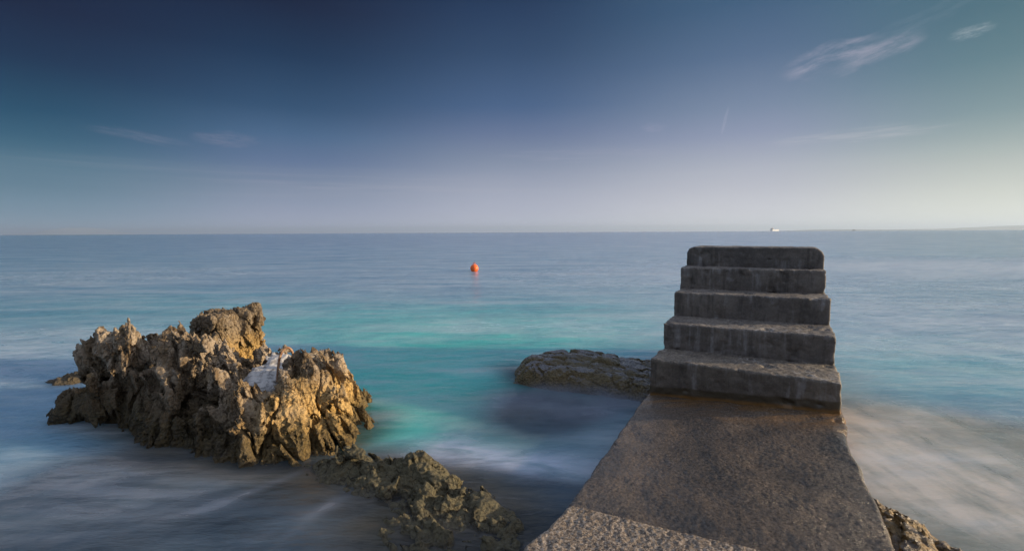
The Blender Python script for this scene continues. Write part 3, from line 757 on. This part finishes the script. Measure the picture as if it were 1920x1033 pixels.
prof = [(0.001, -0.10), (0.07, -0.09), (0.105, -0.05)] + [(Rb * math.cos(a), 0.09 + Rb * 1.02 * math.sin(a)) for a in np.linspace(-0.9, 1.18, 14)] + [(0.035, 0.204), (0.032, 0.214), (0.02, 0.220), (0.001, 0.221)]
V, Fs = lathe(prof, (bp[0], bp[1], 0.0)); mesh_obj('float_body', V, Fs, mt, parent=buoy)
mt2, n, b, out = newmat('faded_pink_plastic'); b.inputs['Base Color'].default_value = (0.55, 0.25, 0.22, 1); b.inputs['Roughness'].default_value = 0.5
th = np.linspace(-0.3, math.pi + 0.3, 24)
V, Fs = tube(np.stack([bp[0] + 0.034 * np.cos(th), 0 * th + bp[1], 0.232 + 0.026 * np.sin(th)], 1), 0.010)
mesh_obj('mooring_eye', V, Fs, mt2, parent=buoy)

# ------------------------------------------------------------------ ships and far land
def simple(name, c, rough=0.6):
    mt, n, b, out = newmat(name); P = wpos(n)
    n.set(b.inputs['Base Color'], n.mix(n.rng(n.noise(P, 0.08, 4), 0.35, 0.65), c, tuple(v * 0.8 for v in c))); b.inputs['Roughness'].default_value = rough
    return mt
def hull(L, B, H, sheer=0.12, draft=2.0):
    V = []; Fs = []; N = 24
    for i in range(N + 1):
        s = -1 + 2 * i / N
        wd = B / 2 * (1 - max(0, s - 0.35) ** 2 / 0.42 * 0.97) * (0.88 if s < -0.9 else 1)
        wd = max(wd, 0.05)
        top = H * (1 + sheer * max(0, s) ** 2); x = s * L / 2; xr = x + (0.04 * L * max(0, s) ** 2)
        for (f_, z) in ((0.72, -draft), (0.97, 0.15 * H), (1.0, top)):
            V.append((xr if z > 0 else x, -wd * f_, z)); V.append((xr if z > 0 else x, wd * f_, z))
    for i in range(N):
        a = i * 6; c = a + 6
        for k in (0, 2):
            Fs.append((a + k, c + k, c + k + 2, a + k + 2)); Fs.append((a + k + 1, a + k + 3, c + k + 3, c + k + 1))
        Fs.append((a + 4, c + 4, c + 5, a + 5)); Fs.append((a, a + 1, c + 1, c))
    Fs.append((0, 2, 3, 1)); Fs.append((2, 4, 5, 3)); e = N * 6
    Fs.append((e, e + 1, e + 3, e + 2)); Fs.append((e + 2, e + 3, e + 5, e + 4))
    return V, Fs
def boxv(x0, x1, y0, y1, z0, z1, ch=0.0):
    V = [(x0, y0, z0), (x1, y0, z0), (x1, y1, z0), (x0, y1, z0), (x0 + ch, y0 + ch, z1), (x1 - ch, y0 + ch, z1), (x1 - ch, y1 - ch, z1), (x0 + ch, y1 - ch, z1)]
    return V, [(0, 3, 2, 1), (4, 5, 6, 7), (0, 1, 5, 4), (1, 2, 6, 5), (2, 3, 7, 6), (3, 0, 4, 7)]
def join(parts):
    V = []; Fs = []
    for v, f in parts:
        k = len(V); V += list(v); Fs += [tuple(i + k for i in q) for q in f]
    return V, Fs
SD = 3600.0
sp0 = onz(1453, 0, 0.0) if False else None
sx = at(1453, 434, SD)[0]
ship = empty('cargo_ship', (sx, SD, 0.0), 'long white ship with its bridge at the left end, far out on the horizon', 'ship')
mw = simple('white_ship_paint', (0.85, 0.85, 0.84)); mgr = simple('dark_ship_paint', (0.10, 0.10, 0.12)); mrd = simple('red_ship_paint', (0.35, 0.08, 0.06))
def place(vf, dx_, s=1.0, flip=1):
    ca, sa_ = math.cos(R(38)), math.sin(R(38))
    return [(ship.location[0] + 0.84 * (v[0] * ca - v[1] * sa_), SD + 0.84 * (v[0] * sa_ + v[1] * ca), v[2] * 0.58) for v in vf[0]], vf[1]
V, Fs = place(hull(150, 24, 19), 0); mesh_obj('hull', V, Fs, mw, parent=ship, smooth=False)
V, Fs = place(join([boxv(-70, -44, -10, 10, 19, 30, 0.8), boxv(-66, -48, -11, 11, 30, 34, 0.5)]), 0); mesh_obj('bridge_house', V, Fs, mgr, parent=ship, smooth=False)
V, Fs = place(boxv(-62, -54, -4, 4, 34, 42, 1.0), 0); mesh_obj('funnel', V, Fs, mrd, parent=ship, smooth=False)
for mx, mh in ((40, 30), (0, 27)):
    V, Fs = place(boxv(mx, mx + 1, -0.5, 0.5, 19, mh), 0); mesh_obj('mast', V, Fs, mgr, parent=ship, smooth=False)
BD = 2600.0
bx_ = at(1601, 434, BD)[0]
boat = empty('fishing_boat', (bx_, BD, 0.0), 'tiny dark fishing boat on the horizon right of the white ship', 'boat')
V, Fs = hull(18, 5, 3.2, 0.4, 1.0); mesh_obj('hull', [(v[0] + bx_, v[1] + BD, v[2]) for v in V], Fs, mgr, parent=boat, smooth=False)
V, Fs = boxv(-5, 2, -1.8, 1.8, 3.2, 7.0, 0.3); mesh_obj('cabin', [(v[0] + bx_, v[1] + BD, v[2]) for v in V], Fs, mgr, parent=boat, smooth=False)
V, Fs = boxv(-1.2, -0.9, -0.1, 0.1, 7, 10); mesh_obj('mast', [(v[0] + bx_, v[1] + BD, v[2]) for v in V], Fs, mgr, parent=boat, smooth=False)

M_hill2 = simple('hazed_hillside', (0.30, 0.36, 0.40), 0.95)  # far hill, part of the haze put into its pale blue colour
M_hill = simple('scrub_hillside', (0.10, 0.13, 0.10), 0.95)
def hill(name, pts, Y, depth, seed):
    xs = np.array([at(p[0], 434, Y)[0] for p in pts]); zs = np.array([at(p[0], p[1], Y)[2] for p in pts])
    nx, ny = 160, 26
    X = np.linspace(xs[0], xs[-1], nx); Z = np.interp(X, xs, zs)
    V = []
    for j in range(ny):
        t = j / (ny - 1); pr = math.sin(math.pi * t) ** 0.8
        q = np.stack([X / 900 + seed, np.full(nx, t * 3.0), np.zeros(nx)], 1)
        z = Z * pr * (1 + 0.10 * fbm(q, 4)) - 2.0
        y = Y - depth / 2 + depth * t + 200 * fbm(q * 0.7 + 4, 2) * (1 - abs(2 * t - 1))
        V.append(np.stack([X, y, z], 1))
    V = np.concatenate(V); idx = np.arange(nx * ny).reshape(ny, nx)
    Fc = np.stack([idx[:-1, :-1], idx[:-1, 1:], idx[1:, 1:], idx[1:, :-1]], -1).reshape(-1, 4)
    return tag(mesh_obj(name, V, Fc, M_hill if seed < 3 else M_hill2), kind='structure')
hill('hills', [(1490, 433), (1550, 430.0), (1600, 430.5), (1700, 429.8), (1800, 428.5), (1860, 425), (1900, 423), (1990, 420.5), (2200, 424), (2500, 431)], 7500, 2200, 1.0)
hill('hills', [(60, 442), (95, 437.5), (120, 434), (140, 430), (155, 427), (172, 431), (190, 437), (230, 439.5), (260, 442)], 11500, 2500, 5.0)

# ------------------------------------------------------------------ the sea
def axis(lo_, hi_, s0_, s1_, d, far):
    a = list(np.arange(s0_, s1_ + 1e-6, d)); st = d; x = s1_
    while x < hi_: st *= 1.09; x += st; a.append(min(x, hi_))
    st = d; x = s0_; pre = []
    while x > lo_: st *= 1.09; x -= st; pre.append(max(x, lo_))
    return np.array(pre[::-1] + a)
ax_ = axis(-15000, 15000, -4.0, 4.0, 0.02, 1); ay_ = axis(-2500, 15000, 0.8, 7.0, 0.02, 1)
GX, GY = np.meshgrid(ax_, ay_); nxx, nyy = len(ax_), len(ay_)
X = GX.ravel(); Y = GY.ravel()
rock_d = np.full(len(X), -50.0)
nr = (np.abs(X) < 5) & (Y < 8) & (Y > 0)
walk_poly = [tuple(wl_full[0]), tuple(wl_full[2]), tuple(wl_full[3]), tuple(wr_full[-1]), tuple(wr[3]), tuple(wr[2]), tuple(wr[0])]
dd = [poly_dist(X[nr], Y[nr], p) for p in FOOT]
dwalk = poly_dist(X[nr], Y[nr], walk_poly)
dall = np.maximum.reduce(dd + [dwalk])
def blob(px, py, rx, ry, rot=0.0, soft=1.0):
    """soft patch centred where the photo shows it, sizes in metres on the water"""
    c = onz(px, py, 0.0); x = X - c[0]; y = Y - c[1]
    cc, ss = math.cos(rot), math.sin(rot)
    a = (x * cc + y * ss) / rx; b_ = (-x * ss + y * cc) / ry
    return np.exp(-(a * a + b_ * b_) * soft)
P3 = np.stack([X, Y, 0 * X], 1)
nearall = (np.abs(X) < 40) & (np.abs(Y) < 60)
wx_ = np.zeros(len(X)); wy_ = np.zeros(len(X))
wx_[nearall] = fbm(P3[nearall] * 0.9, 4); wy_[nearall] = fbm(P3[nearall] * 0.9 + 40, 4)
X0, Y0 = X.copy(), Y.copy()
X = X0 + wx_ * 0.16; Y = Y0 + wy_ * 0.16
turq = 0.95 * blob(790, 720, 1.1, 0.95) + 0.85 * blob(900, 650, 1.5, 1.2) + 0.65 * blob(650, 600, 2.4, 1.5) + 0.4 * blob(1050, 600, 1.8, 1.3) + 0.40 * blob(1750, 680, 1.6, 1.1) + 0.3 * blob(300, 570, 3.0, 2.0) + 0.2 * blob(1150, 560, 3.0, 2.5)
turq = np.clip(turq, 0, 1)
turq += 0.7 * blob(740, 800, 0.32, 0.34)
turq = np.clip(turq, 0, 1)
green = np.clip(1.0 * blob(780, 755, 0.55, 0.55) + 0.7 * blob(760, 690, 0.6, 0.7) + 0.55 * blob(900, 640, 0.9, 0.5) + 0.3 * blob(620, 620, 1.0, 0.6), 0, 1)
dark = np.clip(1.3 * blob(1040, 770, 0.62, 0.50, 0.2, 1.2) + 0.9 * blob(980, 700, 0.22, 0.35) + 1.1 * blob(950, 960, 0.7, 0.25) + 0.6 * blob(850, 890, 0.25, 0.16) + 1.7 * blob(480, 970, 1.1, 0.36) + 1.0 * blob(330, 890, 0.5, 0.16, 0.25) + 0.9 * blob(800, 1010, 0.9, 0.3) + 0.8 * blob(270, 850, 0.45, 0.22, 0.4) + 0.5 * blob(550, 940, 0.6, 0.25) + 0.5 * blob(90, 1020, 0.6, 0.5) + 0.5 * blob(730, 880, 0.22, 0.14), 0, 1)  # submerged rock, plus stair shadow and outcrop reflection put into the water colour
sand = np.clip(1.4 * blob(1800, 1000, 0.95, 0.75) + 1.1 * blob(1650, 830, 0.55, 0.75) + 1.1 * blob(1800, 860, 1.0, 0.6) + 0.6 * blob(2050, 980, 1.2, 0.9), 0, 1)
foam_sheen = 1.0 * blob(862, 845, 0.20, 0.17, -0.6) + 0.95 * blob(960, 866, 0.42, 0.13, -0.05) + 0.5 * blob(1050, 858, 0.25, 0.09) + 0.40 * blob(1140, 765, 0.22, 0.10, 0.5) + 0.35 * blob(1075, 610, 0.75, 0.35, 0.1) + 0.25 * blob(870, 610, 0.5, 0.6) + 0.3 * blob(1020, 750, 0.25, 0.1) + 0.25 * blob(930, 760, 0.12, 0.2)
foam_sheen += 0.55 * blob(40, 660, 1.8, 1.5) + 0.30 * blob(230, 515, 6.0, 4.0) + 0.36 * blob(40, 940, 0.8, 0.4)
foam_sheen += 0.26 * blob(425, 935, 0.22, 0.030, 0.75) + 0.10 * blob(330, 930, 0.30, 0.05, 0.6) + 0.20 * blob(600, 955, 0.22, 0.035, 1.1) + 0.08 * blob(480, 1000, 0.4, 0.05, 0.6)
foam_sheen += 0.85 * blob(1740, 900, 0.9, 0.35, -0.5) + 0.7 * blob(1620, 790, 0.35, 0.35) + 0.7 * blob(1700, 860, 0.7, 0.2, -0.5) + 0.6 * blob(1860, 960, 0.8, 0.2, -0.6) + 0.35 * blob(1820, 790, 1.0, 0.4)
foam_sheen += 0.85 * blob(1800, 500, 9.0, 5.5) + 0.6 * blob(1850, 610, 3.0, 2.0) + 0.25 * blob(1150, 520, 4.0, 3.0)  # far pale water: sky reflection put into the colour along with foam
X, Y = X0, Y0
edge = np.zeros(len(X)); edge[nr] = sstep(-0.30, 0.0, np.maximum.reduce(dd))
foam_sheen = np.clip(foam_sheen, 0, 1)
far = np.clip(1 - np.exp(-np.maximum(Y, 0) / 12), 0, 1)
z = np.zeros(len(X))
q = P3[nearall]
z[nearall] = 0.012 * fbm(np.stack([q[:, 0] * 0.5, q[:, 1] * 0.9, q[:, 2]], 1) + 3, 3) + 0.005 * fbm(np.stack([q[:, 0] * 2, q[:, 1] * 3.4, q[:, 2]], 1), 3)
z *= np.exp(-(np.hypot(X, Y) / 25) ** 2)
idx = np.arange(nxx * nyy).reshape(nyy, nxx)
Fc = np.stack([idx[:-1, :-1], idx[:-1, 1:], idx[1:, 1:], idx[1:, :-1]], -1).reshape(-1, 4)

mt, n, b, out = newmat('sea_water')
at1 = n.node('ShaderNodeAttribute', attribute_name='bed_shade'); at2 = n.node('ShaderNodeAttribute', attribute_name='wash')
tq, gr, dk = n.xyz(at1.outputs['Color'])[:3] if False else n.node('ShaderNodeSeparateColor').outputs[:3]
sepn = [q for q in n.n if q.bl_idname == 'ShaderNodeSeparateColor'][-1]; n.l.new(at1.outputs['Color'], sepn.inputs[0])
sep2 = n.node('ShaderNodeSeparateColor'); n.l.new(at2.outputs['Color'], sep2.inputs[0])
fo, sa, ed = sep2.outputs[:3]
P = wpos(n); xx, yy, zz = n.xyz(P)[:3]
dist = n.vmath('LENGTH', P)
# broad swell streaks in the drawn-out water
st1 = n.noise(n.mapping(P, rot=(0, 0, 0.06), scale=(0.16, 0.75, 1)), 1.0, 5, 0.55)
st2 = n.noise(n.mapping(P, rot=(0, 0, -0.1), scale=(1.1, 4.5, 1)), 1.0, 5, 0.6)
st3 = n.noise(n.mapping(P, rot=(0, 0, -0.55), scale=(1.2, 6.5, 1)), 1.0, 6, 0.6, dist=0.4)
deep = n.mix(n.rng(dist, 4, 60), (0.15, 0.30, 0.44), (0.10, 0.215, 0.37))
deep = n.mix(n.math('MULTIPLY', n.rng(st1, 0.42, 0.60), 0.5), deep, (0.22, 0.34, 0.47))
c = n.mix(n.rng(tq, 0.0, 1.0, 0, 0.9, False), deep, (0.100, 0.49, 0.49))
c = n.mix(gr, c, (0.060, 0.47, 0.43))
c = n.mix(n.math('MULTIPLY', n.rng(st2, 0.48, 0.68), 0.3), c, (0.36, 0.47, 0.54))
c = n.mix(sa, c, (0.215, 0.235, 0.215))
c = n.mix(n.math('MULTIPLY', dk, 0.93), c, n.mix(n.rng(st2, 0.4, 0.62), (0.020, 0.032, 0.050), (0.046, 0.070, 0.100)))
fw = n.noise(n.mapping(P, rot=(0, 0, -0.45), scale=(1.6, 5.5, 1)), 1.6, 7, 0.6, dist=0.9)
fs = n.noise(n.mapping(P, rot=(0, 0, -0.12), scale=(4.6, 1.0, 1)), 1.5, 7, 0.6, dist=0.5)
fl_ = n.noise(n.mapping(P, rot=(0, 0, -0.75), scale=(1.1, 5.5, 1)), 1.6, 6, 0.6, dist=0.5)
near_left = n.math('MULTIPLY', n.rng(xx, -0.1, -0.7), n.rng(yy, 2.6, 2.0))
fw = n.mix(near_left, fw, fl_)
fx = n.noise(n.mapping(P, rot=(0, 0, -0.5), scale=(3.0, 1.6, 1)), 2.6, 9, 0.68, dist=0.3)
fs = n.mix(0.45, fs, fx)
fw = n.mix(n.rng(sa, 0.05, 0.5), fw, fs)
ff = n.math('MULTIPLY', fo, n.mix(n.rng(sa, 0.05, 0.5), n.rng(fw, 0.30, 0.66, 0.30, 1.0), n.rng(fw, 0.34, 0.62, 0.12, 1.0)))
foam_sheen_c = n.mix(n.rng(n.math('MULTIPLY', sa, 1.0), 0, 1), n.mix(n.rng(dist, 4.0, 7.5), (0.44, 0.51, 0.66), (0.66, 0.71, 0.78)), (0.50, 0.475, 0.45))
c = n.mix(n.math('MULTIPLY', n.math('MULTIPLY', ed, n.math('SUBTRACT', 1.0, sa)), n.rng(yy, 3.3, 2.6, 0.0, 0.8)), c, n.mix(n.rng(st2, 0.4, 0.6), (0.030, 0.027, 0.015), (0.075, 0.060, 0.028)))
c = n.mix(n.math('MULTIPLY', ff, 0.92), c, foam_sheen_c)
rip = n.noise(n.mapping(P, rot=(0, 0, 0.05), scale=(0.30, 1.25, 1)), 1.0, 12, 0.72)
c = n.mix(n.math('MULTIPLY', n.rng(rip, 0.44, 0.62), n.math('MULTIPLY', n.math('SUBTRACT', 1.0, dk), 0.34)), c, (0.52, 0.58, 0.66))
c = n.mix(n.math('MULTIPLY', n.rng(rip, 0.50, 0.36), 0.30), c, n.mix(1.0, c, (0.45, 0.55, 0.66), 'MULTIPLY'))
n.set(b.inputs['Base Color'], c)
b.subsurface_method = 'BURLEY'; b.inputs['Subsurface Weight'].default_value = 1.0
b.inputs['Subsurface Radius'].default_value = (0.6, 0.9, 1.0); b.inputs['Subsurface Scale'].default_value = 0.26
n.set(b.inputs['Roughness'], n.math('ADD', 0.19, n.math('MULTIPLY', ff, 0.40)))
b.inputs['IOR'].default_value = 1.33; b.inputs['Specular IOR Level'].default_value = 0.5
hh = n.math('ADD', n.math('MULTIPLY', n.noise(n.mapping(P, scale=(0.9, 2.2, 1)), 1.4, 6, 0.6), 1.0), n.math('MULTIPLY', n.noise(n.mapping(P, scale=(0.10, 0.32, 1)), 1.0, 6, 0.62), 4.0))
n.set(b.inputs['Normal'], n.bump(hh, 0.55, 0.09))
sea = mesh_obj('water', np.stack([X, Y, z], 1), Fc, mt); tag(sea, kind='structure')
def vattr(me, name, cols):
    a = me.color_attributes.new(name, 'FLOAT_COLOR', 'POINT')
    buf = np.ones((len(me.vertices), 4), np.float32); buf[:, :3] = cols; a.data.foreach_set('color', buf.ravel())
vattr(sea.data, 'bed_shade', np.stack([turq, green, dark], 1))
vattr(sea.data, 'wash', np.stack([foam_sheen, sand, edge], 1))

# ------------------------------------------------------------------ wash: the mist that the long exposure makes of the moving surface
def mist(c, r_, rot, z1, dens):
    z0 = -0.02; ca, sa_ = math.cos(rot), math.sin(rot)
    poly = [(c[0] + a * r_[0] * ca - b_ * r_[1] * sa_, c[1] + a * r_[0] * sa_ + b_ * r_[1] * ca) for a, b_ in [(math.cos(t), math.sin(t)) for t in np.linspace(0, 2 * math.pi, 25)[:-1]]]
    k = len(poly); name = 'sea_mist'
    V = [(p[0], p[1], z0) for p in poly] + [(p[0], p[1], z1) for p in poly]
    Fs = [tuple(range(k))[::-1], tuple(range(k, 2 * k))] + [(i, (i + 1) % k, k + (i + 1) % k, k + i) for i in range(k)]
    mt = bpy.data.materials.new('sea_mist'); mt.use_nodes = True; n = NT(mt.node_tree)
    for q in list(n.n): n.n.remove(q)
    out = n.node('ShaderNodeOutputMaterial'); pv = n.node('ShaderNodeVolumePrincipled')
    pv.inputs['Color'].default_value = (0.46, 0.54, 0.72, 1); pv.inputs['Anisotropy'].default_value = 0.0
    P = wpos(n); x, y, z = n.xyz(P)[:3]
    nn = n.noise(n.mapping(P, scale=(1, 1.6, 2)), 2.6, 4, 0.6)
    fall = n.rng(z, 0.0, z1, 1.0, 0.0)
    X_ = n.math('SUBTRACT', x, c[0]); Y_ = n.math('SUBTRACT', y, c[1])
    U_ = n.math('DIVIDE', n.math('ADD', n.math('MULTIPLY', X_, ca), n.math('MULTIPLY', Y_, sa_)), r_[0])
    W_ = n.math('DIVIDE', n.math('ADD', n.math('MULTIPLY', X_, -sa_), n.math('MULTIPLY', Y_, ca)), r_[1])
    rad = n.rng(n.math('ADD', n.math('MULTIPLY', U_, U_), n.math('MULTIPLY', W_, W_)), 0.0, 0.95, 1.0, 0.0)
    fall = n.math('MULTIPLY', fall, rad)
    d = n.math('MULTIPLY', n.math('MULTIPLY', n.math('POWER', fall, 1.6), n.rng(nn, 0.36, 0.64, 0.15, 1.0)), dens)
    n.set(pv.inputs['Density'], d)
    n.l.new(pv.outputs[0], out.inputs['Volume'])
    o = mesh_obj(name, V, Fs, mt, smooth=False); tag(o, kind='stuff')
    return o
mist((0.45, 3.02), (0.85, 0.46), 0.30, 0.10, 11.0)
mist((-0.40, 1.80), (0.90, 0.60), -0.55, 0.060, 2.2)
mist((-1.45, 2.30), (1.20, 0.30), -0.25, 0.040, 1.6)

# ------------------------------------------------------------------ haze over the whole sea
mt = bpy.data.materials.new('haze'); mt.use_nodes = True; n = NT(mt.node_tree)
for q in list(n.n): n.n.remove(q)
out = n.node('ShaderNodeOutputMaterial'); pv = n.node('ShaderNodeVolumePrincipled')
pv.inputs['Color'].default_value = (0.60, 0.76, 1.0, 1); pv.inputs['Density'].default_value = 1.3e-4; pv.inputs['Anisotropy'].default_value = 0.3
n.l.new(pv.outputs[0], out.inputs['Volume'])
V, Fs = boxv(-15500, 15500, -3000, 15500, -1.6, HAZE_TOP)
tag(mesh_obj('haze', V, Fs, mt, smooth=False), kind='stuff')
